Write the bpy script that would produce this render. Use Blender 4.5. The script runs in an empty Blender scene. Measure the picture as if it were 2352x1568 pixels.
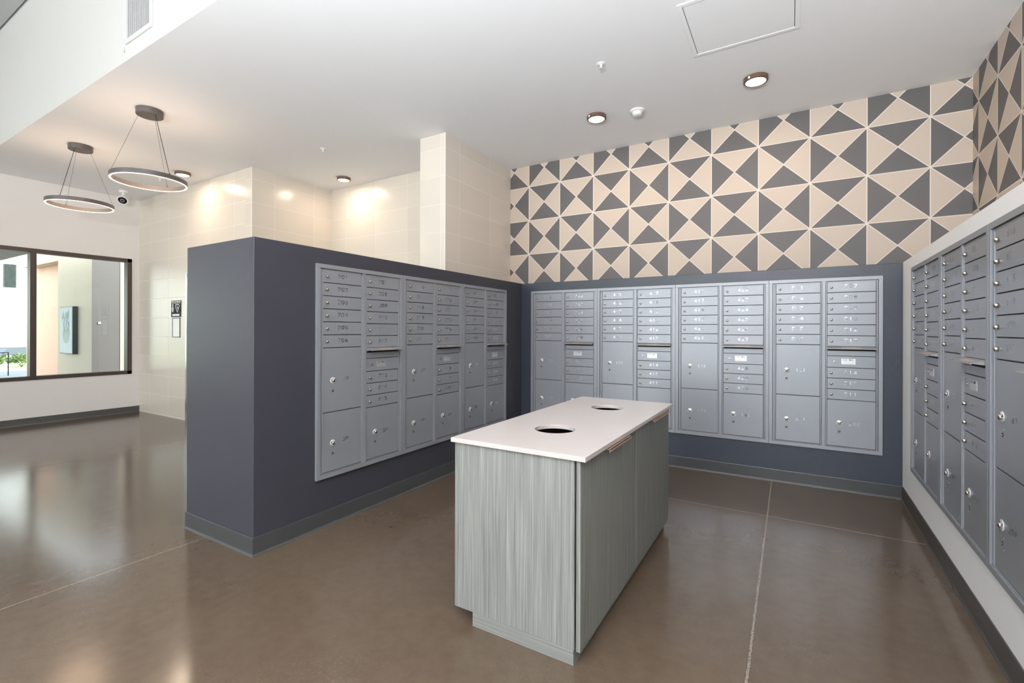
import bpy, bmesh, math, random
from mathutils import Vector, Matrix
random.seed(7)
PI = math.pi
S = bpy.context.scene
COL = S.collection

# ---------------------------------------------------------------- camera
F_PX, YAW, ROLL = 1075.04, 0.5368, 0.0029
cam_d = bpy.data.cameras.new('camera')
cam = bpy.data.objects.new('camera', cam_d); COL.objects.link(cam)
cam_d.sensor_width = 36.0
cam_d.lens = 36.0 * F_PX / 2352.0
cam_d.shift_y = -(784 - 758.25) / 2352.0
cam_d.clip_start = 0.05; cam_d.clip_end = 300
cam.location = (0, 0, 1.39)
cam.matrix_world = (Matrix.Translation((0, 0, 1.39)) @ Matrix.Rotation(YAW, 4, 'Z')
                    @ Matrix.Rotation(PI / 2, 4, 'X') @ Matrix.Rotation(ROLL, 4, 'Z'))
S.camera = cam

# ---------------------------------------------------------------- view + world + lights
S.view_settings.view_transform = 'Standard'
S.view_settings.look = 'None'
S.view_settings.exposure = 0.10
S.view_settings.gamma = 1.0
S.view_settings.use_curve_mapping = False
S.cycles.max_bounces = 10
S.cycles.diffuse_bounces = 6
S.cycles.glossy_bounces = 4
S.cycles.transparent_max_bounces = 12
S.cycles.sample_clamp_indirect = 6.0
S.cycles.use_denoising = True
try: S.cycles.denoiser = 'OPENIMAGEDENOISE'
except Exception: pass

W = bpy.data.worlds.new('sky'); S.world = W; W.use_nodes = True
bg = W.node_tree.nodes['Background']
bg.inputs[0].default_value = (0.80, 0.90, 1.0, 1); bg.inputs[1].default_value = 4.2

def area_light(name, loc, rot, sx, sy, power, color, spread=PI):
    d = bpy.data.lights.new(name, 'AREA'); d.shape = 'RECTANGLE'; d.size = sx; d.size_y = sy
    d.energy = power; d.color = color; d.spread = spread
    o = bpy.data.objects.new(name, d); COL.objects.link(o); o.location = loc; o.rotation_euler = rot
    return o
sun_d = bpy.data.lights.new('sun', 'SUN'); sun_d.energy = 6.0; sun_d.angle = 0.01; sun_d.color = (1.0, 0.96, 0.9)
sun = bpy.data.objects.new('sun', sun_d); COL.objects.link(sun)
sun.rotation_euler = Vector((-0.55, -0.45, -0.75)).to_track_quat('-Z', 'Y').to_euler()
# daylight coming through the tall lobby glazing behind the camera; entry light added for a mailbox glint
area_light('lobby_daylight', (-5.4, -5.12, 2.45), (PI / 2, 0, 0), 7.6, 4.3, 440, (1.0, 0.985, 0.96))
area_light('entry_glint_light', (0.15, -5.12, 1.75), (PI / 2, 0, 0), 1.5, 2.5, 100, (0.95, 0.98, 1.0))

# ---------------------------------------------------------------- measures
XLW, XLE, YF = -2.828, -3.638, 1.656
YBW, XRW, THR = 4.972, 0.797, 0.015
YT, XWW, ZC, ZUP = 3.5875, -9.4855, 3.561, 4.91
YP, XP, XRP = 5.431, -3.262, 1.331
XCR, YCF, ZT = -3.626, 4.04, 1.961
YTB, XTB = 4.85, -6.178
YREAR = -5.0

# ---------------------------------------------------------------- materials
MATS = {}
def nodes_of(name):
    m = bpy.data.materials.new(name); m.use_nodes = True
    nt = m.node_tree; b = nt.nodes['Principled BSDF']
    return m, nt, b
def N(nt, typ, **kw):
    n = nt.nodes.new(typ)
    for k, v in kw.items(): setattr(n, k, v)
    return n
def mth(nt, op, a, b=None, c=None):
    n = nt.nodes.new('ShaderNodeMath'); n.operation = op
    for i, x in enumerate((a, b, c)):
        if x is None: continue
        if isinstance(x, (int, float)): n.inputs[i].default_value = x
        else: nt.links.new(x, n.inputs[i])
    return n.outputs[0]
def coords(nt):
    tc = N(nt, 'ShaderNodeTexCoord'); sp = N(nt, 'ShaderNodeSeparateXYZ')
    nt.links.new(tc.outputs['Object'], sp.inputs[0])
    return tc.outputs['Object'], sp.outputs[0], sp.outputs[1], sp.outputs[2]
def mixc(nt, fac, a, b):
    n = nt.nodes.new('ShaderNodeMix'); n.data_type = 'RGBA'
    if isinstance(fac, (int, float)): n.inputs[0].default_value = fac
    else: nt.links.new(fac, n.inputs[0])
    for i, x in ((6, a), (7, b)):
        if isinstance(x, tuple): n.inputs[i].default_value = (*x, 1)
        else: nt.links.new(x, n.inputs[i])
    return n.outputs[2]
def noise(nt, vec, scale, detail=3, rough=0.5):
    n = N(nt, 'ShaderNodeTexNoise'); n.inputs['Scale'].default_value = scale
    n.inputs['Detail'].default_value = detail; n.inputs['Roughness'].default_value = rough
    nt.links.new(vec, n.inputs['Vector']); return n.outputs['Fac']
def bump(nt, b, h, strength, dist=0.002):
    n = N(nt, 'ShaderNodeBump'); n.inputs['Strength'].default_value = strength; n.inputs['Distance'].default_value = dist
    nt.links.new(h, n.inputs['Height']); nt.links.new(n.outputs[0], b.inputs['Normal'])
def ramp(nt, fac, lo, hi):
    n = N(nt, 'ShaderNodeMapRange'); n.inputs[1].default_value = lo; n.inputs[2].default_value = hi
    nt.links.new(fac, n.inputs[0]); return n.outputs[0]

def plain(name, col, rough=0.5, metal=0.0, spec=0.5, var=0.04, bmp=None, coat=0.0):
    m, nt, b = nodes_of(name)
    v, x, y, z = coords(nt)
    f = noise(nt, v, 9.0, 2)
    c = mixc(nt, f, tuple(k * (1 - var) for k in col), tuple(min(1, k * (1 + var)) for k in col))
    nt.links.new(c, b.inputs['Base Color'])
    b.inputs['Roughness'].default_value = rough; b.inputs['Metallic'].default_value = metal
    b.inputs['Specular IOR Level'].default_value = spec
    b.inputs['Coat Weight'].default_value = coat
    if bmp: bump(nt, b, noise(nt, v, bmp[0], 2), bmp[1], bmp[2])
    MATS[name] = m; return m
def emit(name, col, strength):
    m, nt, b = nodes_of(name)
    b.inputs['Base Color'].default_value = (*col, 1)
    b.inputs['Emission Color'].default_value = (*col, 1); b.inputs['Emission Strength'].default_value = strength
    MATS[name] = m; return m

white_paint = plain('white_paint', (0.78, 0.76, 0.74), 0.55, var=0.015, bmp=(260, 0.08, 0.001))
ceil_paint = plain('ceiling_paint', (0.86, 0.865, 0.875), 0.7, var=0.01)
slate_paint = plain('slate_paint', (0.034, 0.034, 0.045), 0.42, var=0.05, bmp=(170, 0.25, 0.002))
rubber = plain('rubber_base', (0.045, 0.047, 0.048), 0.34, var=0.08)
frame_brown = plain('bronze_frame', (0.075, 0.058, 0.052), 0.4, 0.3)
pend_brown = plain('pendant_bronze', (0.115, 0.102, 0.098), 0.45, 0.3)
rim_brown = plain('rim_bronze', (0.17, 0.10, 0.075), 0.4, 0.4)
quartz = plain('white_quartz', (0.54, 0.49, 0.465), 0.28, var=0.02)
box_paint = plain('mailbox_aluminium', (0.29, 0.30, 0.325), 0.36, 0.35, var=0.02)
door_paint = plain('mailbox_door_aluminium', (0.29, 0.30, 0.325), 0.33, 0.35, var=0.03)
num_metal = plain('engraved_number', (0.66, 0.68, 0.72), 0.28, 1.0, var=0.02)
flap_metal = plain('brushed_flap', (0.34, 0.335, 0.33), 0.38, 0.5)
nickel = plain('lock_nickel', (0.55, 0.50, 0.42), 0.22, 1.0)
alu = plain('escutcheon_alu', (0.82, 0.83, 0.86), 0.35, 0.5)
black = plain('black_gap', (0.006, 0.006, 0.008), 0.7)
plate_white = plain('label_plate_white', (0.80, 0.80, 0.78), 0.4)
plate_metal = plain('label_plate_aluminium', (0.66, 0.66, 0.66), 0.35, 0.8)
copper = plain('copper_pull', (0.66, 0.46, 0.36), 0.4, 0.6)
white_plastic = plain('white_plastic', (0.78, 0.78, 0.77), 0.4)
dark_glass = plain('dark_glass', (0.008, 0.006, 0.01), 0.08)
steel = plain('brushed_steel', (0.55, 0.60, 0.60), 0.22, 0.9)
cream = plain('cream_paint', (0.62, 0.52, 0.38), 0.6, var=0.02)
peach = plain('peach_paint', (0.80, 0.48, 0.33), 0.6, var=0.02)
grey_wall = plain('grey_paint', (0.15, 0.135, 0.125), 0.6, var=0.02)
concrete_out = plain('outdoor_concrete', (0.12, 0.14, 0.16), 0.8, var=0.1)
stucco = plain('white_stucco', (0.82, 0.83, 0.84), 0.8)
sling = plain('grey_sling', (0.16, 0.18, 0.21), 0.7)
black_metal = plain('black_metal', (0.015, 0.015, 0.017), 0.4, 0.3)
leafm = plain('leaf_green', (0.13, 0.20, 0.06), 0.6, var=0.4)
led = emit('warm_led_diffuser', (1.0, 0.88, 0.76), 6.0)
ring_led = emit('ring_led_diffuser', (1.0, 0.86, 0.76), 1.9)
cabinet_dark = plain('cabinet_inside', (0.03, 0.032, 0.035), 0.6)

# polished concrete floor with saw-cut joints
def floor_mat():
    m, nt, b = nodes_of('polished_concrete')
    v, x, y, z = coords(nt)
    big = ramp(nt, noise(nt, v, 0.9, 5, 0.6), 0.3, 0.7)
    mid = noise(nt, v, 14, 3, 0.6)
    fine = ramp(nt, noise(nt, v, 75, 1, 0.5), 0.52, 0.75)
    patch = ramp(nt, noise(nt, v, 1.6, 3), 0.48, 0.62)
    c = mixc(nt, big, (0.062, 0.040, 0.025), (0.086, 0.061, 0.041))
    c = mixc(nt, mth(nt, 'MULTIPLY', mid, 0.30), c, (0.16, 0.128, 0.098))
    c = mixc(nt, mth(nt, 'MULTIPLY', mth(nt, 'MULTIPLY', fine, patch), 0.09), c, (0.26, 0.21, 0.16))
    fine2 = ramp(nt, noise(nt, v, 62, 1, 0.5), 0.56, 0.70)
    c = mixc(nt, mth(nt, 'MULTIPLY', mth(nt, 'MULTIPLY', fine2, patch), 0.10), c, (0.045, 0.03, 0.02))
    # joints: distance to lines
    wob = mth(nt, 'MULTIPLY', mth(nt, 'SUBTRACT', noise(nt, v, 30, 4, 0.7), 0.5), 0.012)
    def line(co, at, w):
        d = mth(nt, 'ABSOLUTE', mth(nt, 'SUBTRACT', mth(nt, 'ADD', co, wob), at))
        return mth(nt, 'LESS_THAN', d, w)
    lx1 = line(x, -0.147, 0.0052)
    lx2 = line(x, -3.36, 0.0035); lx3 = line(x, -6.5, 0.005)
    ly1 = mth(nt, 'MULTIPLY', line(y, 4.01, 0.0045), mth(nt, 'GREATER_THAN', x, -3.3))
    ln = mth(nt, 'MAXIMUM', mth(nt, 'MAXIMUM', lx1, lx2), mth(nt, 'MAXIMUM', lx3, ly1))
    c = mixc(nt, mth(nt, 'MULTIPLY', ln, 0.5), c, (0.34, 0.285, 0.24))
    crumb = mth(nt, 'MULTIPLY', line(x, -0.147, 0.010), mth(nt, 'MULTIPLY', ramp(nt, noise(nt, v, 90, 3, 0.8), 0.52, 0.56), mth(nt, 'LESS_THAN', y, 3.4)))
    c = mixc(nt, mth(nt, 'MULTIPLY', crumb, 0.75), c, (0.045, 0.035, 0.03))
    # a few small dark scuffs
    vo = N(nt, 'ShaderNodeTexVoronoi'); vo.inputs['Scale'].default_value = 1.7; nt.links.new(v, vo.inputs['Vector'])
    sc = mth(nt, 'LESS_THAN', vo.outputs['Distance'], 0.010)
    c = mixc(nt, mth(nt, 'MULTIPLY', sc, 0.7), c, (0.05, 0.04, 0.035))
    nt.links.new(c, b.inputs['Base Color'])
    r = mth(nt, 'ADD', mth(nt, 'MULTIPLY', mid, 0.08), 0.12)
    nt.links.new(r, b.inputs['Roughness'])
    b.inputs['Specular IOR Level'].default_value = 0.55
    bump(nt, b, noise(nt, v, 5, 3), 0.04, 0.003)
    return m
floor_m = floor_mat()

def tile_mat(name, axis, u0, z0, col=(0.64, 0.585, 0.51), pu=0.622, pz=0.311):
    m, nt, b = nodes_of(name)
    v, x, y, z = coords(nt)
    a = x if axis == 'x' else y
    fu = mth(nt, 'FRACT', mth(nt, 'ADD', mth(nt, 'DIVIDE', mth(nt, 'SUBTRACT', a, u0), pu), 50))
    fz = mth(nt, 'FRACT', mth(nt, 'ADD', mth(nt, 'DIVIDE', mth(nt, 'SUBTRACT', z, z0), pz), 50))
    du = mth(nt, 'MULTIPLY', mth(nt, 'MINIMUM', fu, mth(nt, 'SUBTRACT', 1.0, fu)), pu)
    dz = mth(nt, 'MULTIPLY', mth(nt, 'MINIMUM', fz, mth(nt, 'SUBTRACT', 1.0, fz)), pz)
    d = mth(nt, 'MINIMUM', du, dz)
    g = mth(nt, 'LESS_THAN', d, 0.0022)
    iu = mth(nt, 'FLOOR', mth(nt, 'DIVIDE', mth(nt, 'SUBTRACT', a, u0), pu))
    iz = mth(nt, 'FLOOR', mth(nt, 'DIVIDE', mth(nt, 'SUBTRACT', z, z0), pz))
    rnd = mth(nt, 'FRACT', mth(nt, 'MULTIPLY', mth(nt, 'SINE', mth(nt, 'ADD', mth(nt, 'MULTIPLY', iu, 12.9), mth(nt, 'MULTIPLY', iz, 78.2))), 43.7))
    cc = mixc(nt, rnd, tuple(k * 0.965 for k in col), tuple(k * 1.03 for k in col))
    c = mixc(nt, g, cc, (0.71, 0.665, 0.60))
    nt.links.new(c, b.inputs['Base Color'])
    nt.links.new(mth(nt, 'ADD', mth(nt, 'MULTIPLY', g, 0.45), 0.22), b.inputs['Roughness'])
    bump(nt, b, ramp(nt, d, 0.0, 0.004), 0.25, 0.002)
    return m

def mural_mat(name, axis, u0, z0, p, sign=1):
    m, nt, b = nodes_of(name)
    v, x, y, z = coords(nt)
    a = x if axis == 'x' else y
    u = mth(nt, 'ADD', mth(nt, 'DIVIDE', mth(nt, 'MULTIPLY', mth(nt, 'SUBTRACT', a, u0), sign), p), 40)
    w = mth(nt, 'ADD', mth(nt, 'DIVIDE', mth(nt, 'SUBTRACT', z, z0), p * 0.995), 40)
    fu = mth(nt, 'ABSOLUTE', mth(nt, 'SUBTRACT', mth(nt, 'FRACT', u), 0.5))
    fw_ = mth(nt, 'ABSOLUTE', mth(nt, 'SUBTRACT', mth(nt, 'FRACT', w), 0.5))
    lr = mth(nt, 'GREATER_THAN', fu, fw_)
    par = mth(nt, 'MODULO', mth(nt, 'ADD', mth(nt, 'FLOOR', u), mth(nt, 'FLOOR', w)), 2.0)
    dark = mth(nt, 'ABSOLUTE', mth(nt, 'SUBTRACT', lr, mth(nt, 'GREATER_THAN', par, 0.5)))
    e = mth(nt, 'MINIMUM', mth(nt, 'SUBTRACT', 0.5, mth(nt, 'MAXIMUM', fu, fw_)),
            mth(nt, 'MULTIPLY', mth(nt, 'ABSOLUTE', mth(nt, 'SUBTRACT', fu, fw_)), 0.7071))
    ln = mth(nt, 'LESS_THAN', e, 0.0085)
    c = mixc(nt, dark, (0.55, 0.455, 0.375), (0.115, 0.107, 0.107))
    c = mixc(nt, ln, c, (0.72, 0.64, 0.57))
    nt.links.new(c, b.inputs['Base Color']); b.inputs['Roughness'].default_value = 0.55
    return m

def wood_mat(name, horiz=False):
    m, nt, b = nodes_of(name)
    v, x, y, z = coords(nt)
    a = mth(nt, 'ADD', x, y)
    cx = N(nt, 'ShaderNodeCombineXYZ')
    if horiz:
        nt.links.new(mth(nt, 'MULTIPLY', a, 1.2), cx.inputs[0]); nt.links.new(mth(nt, 'MULTIPLY', z, 160), cx.inputs[1])
    else:
        nt.links.new(mth(nt, 'MULTIPLY', a, 110), cx.inputs[0]); nt.links.new(mth(nt, 'MULTIPLY', z, 1.6), cx.inputs[1])
    n1 = noise(nt, cx.outputs[0], 1.0, 4, 0.7)
    cy = N(nt, 'ShaderNodeCombineXYZ')
    if horiz:
        nt.links.new(mth(nt, 'MULTIPLY', a, 0.8), cy.inputs[0]); nt.links.new(mth(nt, 'MULTIPLY', z, 40), cy.inputs[1])
    else:
        nt.links.new(mth(nt, 'MULTIPLY', a, 26), cy.inputs[0]); nt.links.new(mth(nt, 'MULTIPLY', z, 0.5), cy.inputs[1])
    n2 = noise(nt, cy.outputs[0], 1.0, 3, 0.6)
    c = mixc(nt, ramp(nt, n1, 0.3, 0.7), (0.095, 0.095, 0.086), (0.27, 0.275, 0.258))
    c = mixc(nt, mth(nt, 'MULTIPLY', ramp(nt, n2, 0.38, 0.68), 0.35), c, (0.165, 0.172, 0.16))
    nt.links.new(c, b.inputs['Base Color']); b.inputs['Roughness'].default_value = 0.45
    bump(nt, b, n1, 0.12, 0.0006)
    return m
wood_v = wood_mat('grey_laminate_vertical'); wood_h = wood_mat('grey_laminate_horizontal', True)

def glass_mat(tint=(0.96, 0.98, 0.97)):
    m = bpy.data.materials.new('window_glass'); m.use_nodes = True
    nt = m.node_tree; nt.nodes.clear()
    out = N(nt, 'ShaderNodeOutputMaterial'); mx = N(nt, 'ShaderNodeMixShader')
    t = N(nt, 'ShaderNodeBsdfTransparent'); t.inputs[0].default_value = (*tint, 1)
    g = N(nt, 'ShaderNodeBsdfGlossy'); g.inputs['Roughness'].default_value = 0.0
    fr = N(nt, 'ShaderNodeFresnel'); fr.inputs[0].default_value = 1.5
    nt.links.new(fr.outputs[0], mx.inputs[0]); nt.links.new(t.outputs[0], mx.inputs[1]); nt.links.new(g.outputs[0], mx.inputs[2])
    nt.links.new(mx.outputs[0], out.inputs[0])
    return m
glass = glass_mat()

# ---------------------------------------------------------------- mesh builder
class MB:
    def __init__(s): s.v = []; s.f = []; s.m = []
    def quad(s, pts, mi=0):
        i = len(s.v); s.v += [tuple(p) for p in pts]; s.f.append(tuple(range(i, i + len(pts)))); s.m.append(mi)
    def box(s, x0, x1, y0, y1, z0, z1, mi=0, T=None):
        i = len(s.v)
        P = [(x0, y0, z0), (x1, y0, z0), (x1, y1, z0), (x0, y1, z0), (x0, y0, z1), (x1, y0, z1), (x1, y1, z1), (x0, y1, z1)]
        if T is not None: P = [tuple(T @ Vector(p)) for p in P]
        s.v += P
        for f in ((0, 3, 2, 1), (4, 5, 6, 7), (0, 1, 5, 4), (1, 2, 6, 5), (2, 3, 7, 6), (3, 0, 4, 7)):
            s.f.append(tuple(i + k for k in f)); s.m.append(mi)
    def lathe(s, prof, c=(0, 0, 0), n=32, mi=0, axis='z', cap=True, T=None):
        # prof: list of (r, h)
        i0 = len(s.v)
        for r, h in prof:
            for k in range(n):
                a = 2 * PI * k / n
                if axis == 'z': p = (c[0] + r * math.cos(a), c[1] + r * math.sin(a), c[2] + h)
                else: p = (c[0] + r * math.cos(a), c[1] - h, c[2] + r * math.sin(a))   # axis -y (outwards)
                s.v.append(tuple(T @ Vector(p)) if T is not None else p)
        for j in range(len(prof) - 1):
            for k in range(n):
                a, b = i0 + j * n + k, i0 + j * n + (k + 1) % n
                s.f.append((a, b, b + n, a + n)); s.m.append(mi)
        if cap:
            s.f.append(tuple(i0 + k for k in reversed(range(n)))); s.m.append(mi)
            L = i0 + (len(prof) - 1) * n
            s.f.append(tuple(L + k for k in range(n))); s.m.append(mi)
    def tube(s, a, b, r, n=8, mi=0):
        a, b = Vector(a), Vector(b); d = (b - a).normalized()
        u = d.orthogonal().normalized(); w = d.cross(u); i = len(s.v)
        for p in (a, b):
            for k in range(n):
                t = 2 * PI * k / n; s.v.append(tuple(p + r * (math.cos(t) * u + math.sin(t) * w)))
        for k in range(n):
            s.f.append((i + k, i + (k + 1) % n, i + n + (k + 1) % n, i + n + k)); s.m.append(mi)
        s.f.append(tuple(i + k for k in reversed(range(n)))); s.m.append(mi)
        s.f.append(tuple(i + n + k for k in range(n))); s.m.append(mi)
    def mesh(s, name, mats, smooth=False):
        me = bpy.data.meshes.new(name); me.from_pydata(s.v, [], s.f)
        for m in mats: me.materials.append(m)
        for p, mi in zip(me.polygons, s.m): p.material_index = mi; p.use_smooth = smooth
        bm = bmesh.new(); bm.from_mesh(me); bmesh.ops.recalc_face_normals(bm, faces=bm.faces); bm.to_mesh(me); bm.free()
        me.update(); return me
    def build(s, name, mats, parent=None, smooth=False, bev=0.0):
        if not isinstance(mats, (list, tuple)): mats = [mats]
        return link(name, s.mesh(name, mats, smooth), parent, bev, smooth)
def link(name, me, parent=None, bev=0.0, smooth=False):
    o = bpy.data.objects.new(name, me); COL.objects.link(o)
    if parent is not None: o.parent = parent
    if bev > 0:
        b = o.modifiers.new('bevel', 'BEVEL'); b.width = bev; b.segments = 2; b.limit_method = 'ANGLE'
        b.harden_normals = False
    if smooth:
        me.set_sharp_from_angle(angle=math.radians(35))
    return o
def tag(o, label, cat, group=None, kind=None):
    o['label'] = label; o['category'] = cat
    if group: o['group'] = group
    if kind: o['kind'] = kind
    return o
def struct(o, label, cat='wall'):
    o['kind'] = 'structure'; o['label'] = label; o['category'] = cat
    return o
def empty(name, loc, rz=0.0):
    o = bpy.data.objects.new(name, None); COL.objects.link(o); o.location = loc; o.rotation_euler = (0, 0, rz)
    o.empty_display_size = 0.1; return o
def rotR(x, y, z, a=THR, px=XRW, py=4.93):
    # point given in the un-rotated right-wall frame, turned about the back corner
    c, s_ = math.cos(a), math.sin(a); dx, dy = x - px, y - py
    return (px + dx * c + dy * s_, py - dx * s_ + dy * c, z)
TR = Matrix.Translation((XRW, 4.93, 0)) @ Matrix.Rotation(-THR, 4, 'Z') @ Matrix.Translation((-XRW, -4.93, 0))

# ---------------------------------------------------------------- room shell
b = MB(); b.box(-9.6, 3.0, YREAR - 0.15, 6.2, -0.15, 0.0)
struct(b.build('floor', floor_m), 'polished brown concrete floor with pale saw-cut joints', 'floor')
b = MB(); b.box(-9.6, 3.0, YF + 0.16, 6.2, ZC, ZC + 0.15); b.box(-2.9, 3.0, YREAR - 0.15, YF + 0.16, ZC, ZC + 0.15)  # second box: unseen low ceiling added to spread the uplight
struct(b.build('ceiling', ceil_paint), 'flat white painted ceiling above the mailboxes', 'ceiling')
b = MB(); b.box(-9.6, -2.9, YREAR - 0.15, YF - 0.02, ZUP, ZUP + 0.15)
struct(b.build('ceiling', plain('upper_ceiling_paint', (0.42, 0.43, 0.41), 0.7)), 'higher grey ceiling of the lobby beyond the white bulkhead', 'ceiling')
b = MB(); b.box(-9.6, -3.05, YF, YF + 0.16, ZC, ZUP + 0.15); b.box(-3.05, -2.9, YREAR, YF + 0.16, ZC, ZUP + 0.15)  # second box: unseen soffit added to shield the bulkhead from the uplight
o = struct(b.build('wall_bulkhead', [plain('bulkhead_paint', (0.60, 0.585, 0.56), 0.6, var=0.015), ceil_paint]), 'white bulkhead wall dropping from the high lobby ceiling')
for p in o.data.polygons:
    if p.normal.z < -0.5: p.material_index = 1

# window wall on the far left, with its long opening
WY1, WZ0, WZ1 = 3.478, 0.645, 2.561
WY0 = -1.6
b = MB()
b.box(XWW - 0.18, XWW, YREAR, 3.75, 0, WZ0); b.box(XWW - 0.18, XWW, YREAR, 3.75, WZ1, ZUP)
b.box(XWW - 0.18, XWW, WY1, 3.75, WZ0, WZ1); b.box(XWW - 0.18, XWW, YREAR, WY0, WZ0, WZ1)
struct(b.build('wall_left', white_paint), 'white lobby wall holding the long bronze-framed window')
b = MB()
fd0, fd1 = XWW - 0.12, XWW + 0.012
b.box(fd0, fd1, WY0, WY1, WZ0, WZ0 + 0.055); b.box(fd0, fd1, WY0, WY1, WZ1 - 0.058, WZ1)
b.box(fd0, fd1, WY1 - 0.062, WY1, WZ0, WZ1); b.box(fd0, fd1, WY0, WY0 + 0.062, WZ0, WZ1)
for ym in (2.258, 0.35):
    b.box(fd0, fd1, ym, ym + 0.068, WZ0 + 0.055, WZ1 - 0.058)
win = struct(b.build('window_1', frame_brown, bev=0.002), 'long bronze-framed interior window in the left lobby wall', 'window')
for y0, y1 in ((2.326, WY1 - 0.062), (0.418, 2.258), (WY0 + 0.062, 0.35)):
    g = MB(); g.box(XWW - 0.06, XWW - 0.052, y0, y1, WZ0 + 0.055, WZ1 - 0.058)
    g.build('glass_pane', glass, win)

# tiled walls
tile_e = tile_mat('tile_elevator_wall', 'x', -6.60, 0.022)
b = MB()
b.box(XWW - 0.18, -7.925, YT, YT + 0.16, 0, ZC); b.box(-6.62, XTB - 0.15, YT, YT + 0.16, 0, ZC); b.box(-7.925, -6.62, YT, YT + 0.16, 2.27, ZC)
struct(b.build('wall_elevator', tile_e), 'glossy cream tiled wall beside the left window')
tile_s = tile_mat('tile_return_wall', 'y', 3.908, 0.304 - 0.01)
b = MB(); b.box(XTB - 0.15, XTB, YT, YTB, 0, ZC)
struct(b.build('wall_alcove_side', tile_s), 'short tiled wall returning back from the tiled corner')
tile_b = tile_mat('tile_back_wall', 'x', -5.835, 0.294)
b = MB(); b.box(XTB - 0.15, XCR + 0.1, YTB, YTB + 0.15, 0, ZC)
struct(b.build('wall_alcove_back', tile_b), 'cream tiled back wall of the recess above the slate wall')
tile_c = tile_mat('tile_column', 'y', 4.30, 0.294)
tile_cf = tile_mat('tile_column_front', 'x', -3.95, 0.294)
b = MB(); b.box(XCR, XP, YCF, 5.6, 0, ZC)
o = struct(b.build('wall_column', [tile_c, tile_cf]), 'square tiled column standing behind the slate wall')
for p in o.data.polygons:
    if abs(p.normal.y) > 0.5: p.material_index = 1
# metal edge trims of the tile corners
b = MB(); b.box(XTB - 0.004, XTB + 0.003, YT - 0.003, YT + 0.004, 0, ZC)
struct(b.build('trim_1', white_paint), 'thin white edge strip on the tiled corner', 'trim')
b = MB(); b.box(XP - 0.004, XP + 0.003, YCF - 0.003, YCF + 0.004, 0, ZC)
struct(b.build('trim_2', white_paint), 'thin white edge strip on the tiled column', 'trim')

# patterned upper walls
MP = 0.448
b = MB(); b.box(XP - 0.3, 2.0, YP, YP + 0.2, 0, ZC)
struct(b.build('wall_back', mural_mat('mural_back', 'x', -2.976, 2.392, MP)), 'back wall painted with grey and beige triangles above the mailboxes')
TRU = Matrix.Translation((XRP, YP, 0)) @ Matrix.Rotation(-0.018, 4, 'Z') @ Matrix.Translation((-XRP, -YP, 0))
b = MB(); b.box(XRP, XRP + 0.2, YREAR, YP, 0, ZUP)
o = struct(b.build('wall_right', mural_mat('mural_right', 'y', 5.281, 2.405, 0.4455, -1)), 'right wall painted with grey and beige triangles above the ledge')
o.matrix_world = TRU

# low slate walls
b = MB(); b.box(XLE, XLW, YF, YP, 0, ZT)
struct(b.build('wall_divider', slate_paint, bev=0.003), 'low slate-blue divider wall carrying the left mailboxes')
b = MB(); b.box(XLW, XRW + 0.15, YBW, YP, 0, ZT - 0.004)
struct(b.build('wall_back_lower', plain('slate_eggshell', (0.030, 0.036, 0.052), 0.34, var=0.05, bmp=(120, 0.5, 0.0025)), bev=0.003),
       'low slate-blue back wall carrying four mailbox units')
b = MB(); b.box(XRW, XRW + 0.62, YREAR + 0.02, 5.3, 0, ZT, T=TR)
struct(b.build('wall_right_lower', plain('white_wall_right', (0.86, 0.855, 0.85), 0.5, var=0.015), bev=0.003), 'low white ledge wall carrying the right mailboxes')

# storefront behind the camera
b = MB()
b.box(-9.6, -9.2, YREAR - 0.15, YREAR, 0, ZUP); b.box(-9.2, -1.6, YREAR - 0.15, YREAR, 0, 0.3); b.box(-9.2, -1.6, YREAR - 0.15, YREAR, 4.6, ZUP)
b.box(-1.6, -0.6, YREAR - 0.15, YREAR, 0, ZUP); b.box(0.9, 3.0, YREAR - 0.15, YREAR, 0, ZUP)
b.box(-0.6, 0.9, YREAR - 0.15, YREAR, 3.0, ZUP); b.box(-0.6, 0.9, YREAR - 0.15, YREAR, 0, 0.5)
struct(b.build('wall_front', white_paint), 'white entrance wall behind the viewer')
b = MB()
for k in range(6):
    x = -9.2 + k * 1.52; b.box(x - 0.03, x + 0.03, YREAR - 0.1, YREAR - 0.02, 0.3, 4.6)
b.box(-9.2, -1.6, YREAR - 0.1, YREAR - 0.02, 2.5, 2.56); b.box(-9.2, -1.6, YREAR - 0.1, YREAR - 0.02, 0.3, 0.36)
w2 = struct(b.build('window_2', frame_brown), 'tall storefront glazing frame behind the viewer', 'window')
tinted = glass_mat((0.80, 0.81, 0.80))  # tint put in to cut the daylight entering from behind
g = MB(); g.box(-9.2, -1.6, YREAR - 0.065, YREAR - 0.057, 0.36, 4.6); g.build('glass_pane', tinted, w2)
g = MB(); g.box(-0.6, 0.9, YREAR - 0.065, YREAR - 0.057, 0.5, 3.0); g.build('glass_pane', tinted, w2)  # unseen entry pane, added for the mailbox glint
b = MB(); b.box(2.85, 3.0, YREAR, 6.2, 0, ZUP)
struct(b.build('wall_outer', white_paint), 'outer wall behind the ledge')
b = MB(); b.box(-9.6, 3.0, 5.9, 6.05, 0, ZUP)
struct(b.build('wall_rear', white_paint), 'outer wall behind the patterned wall')

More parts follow.
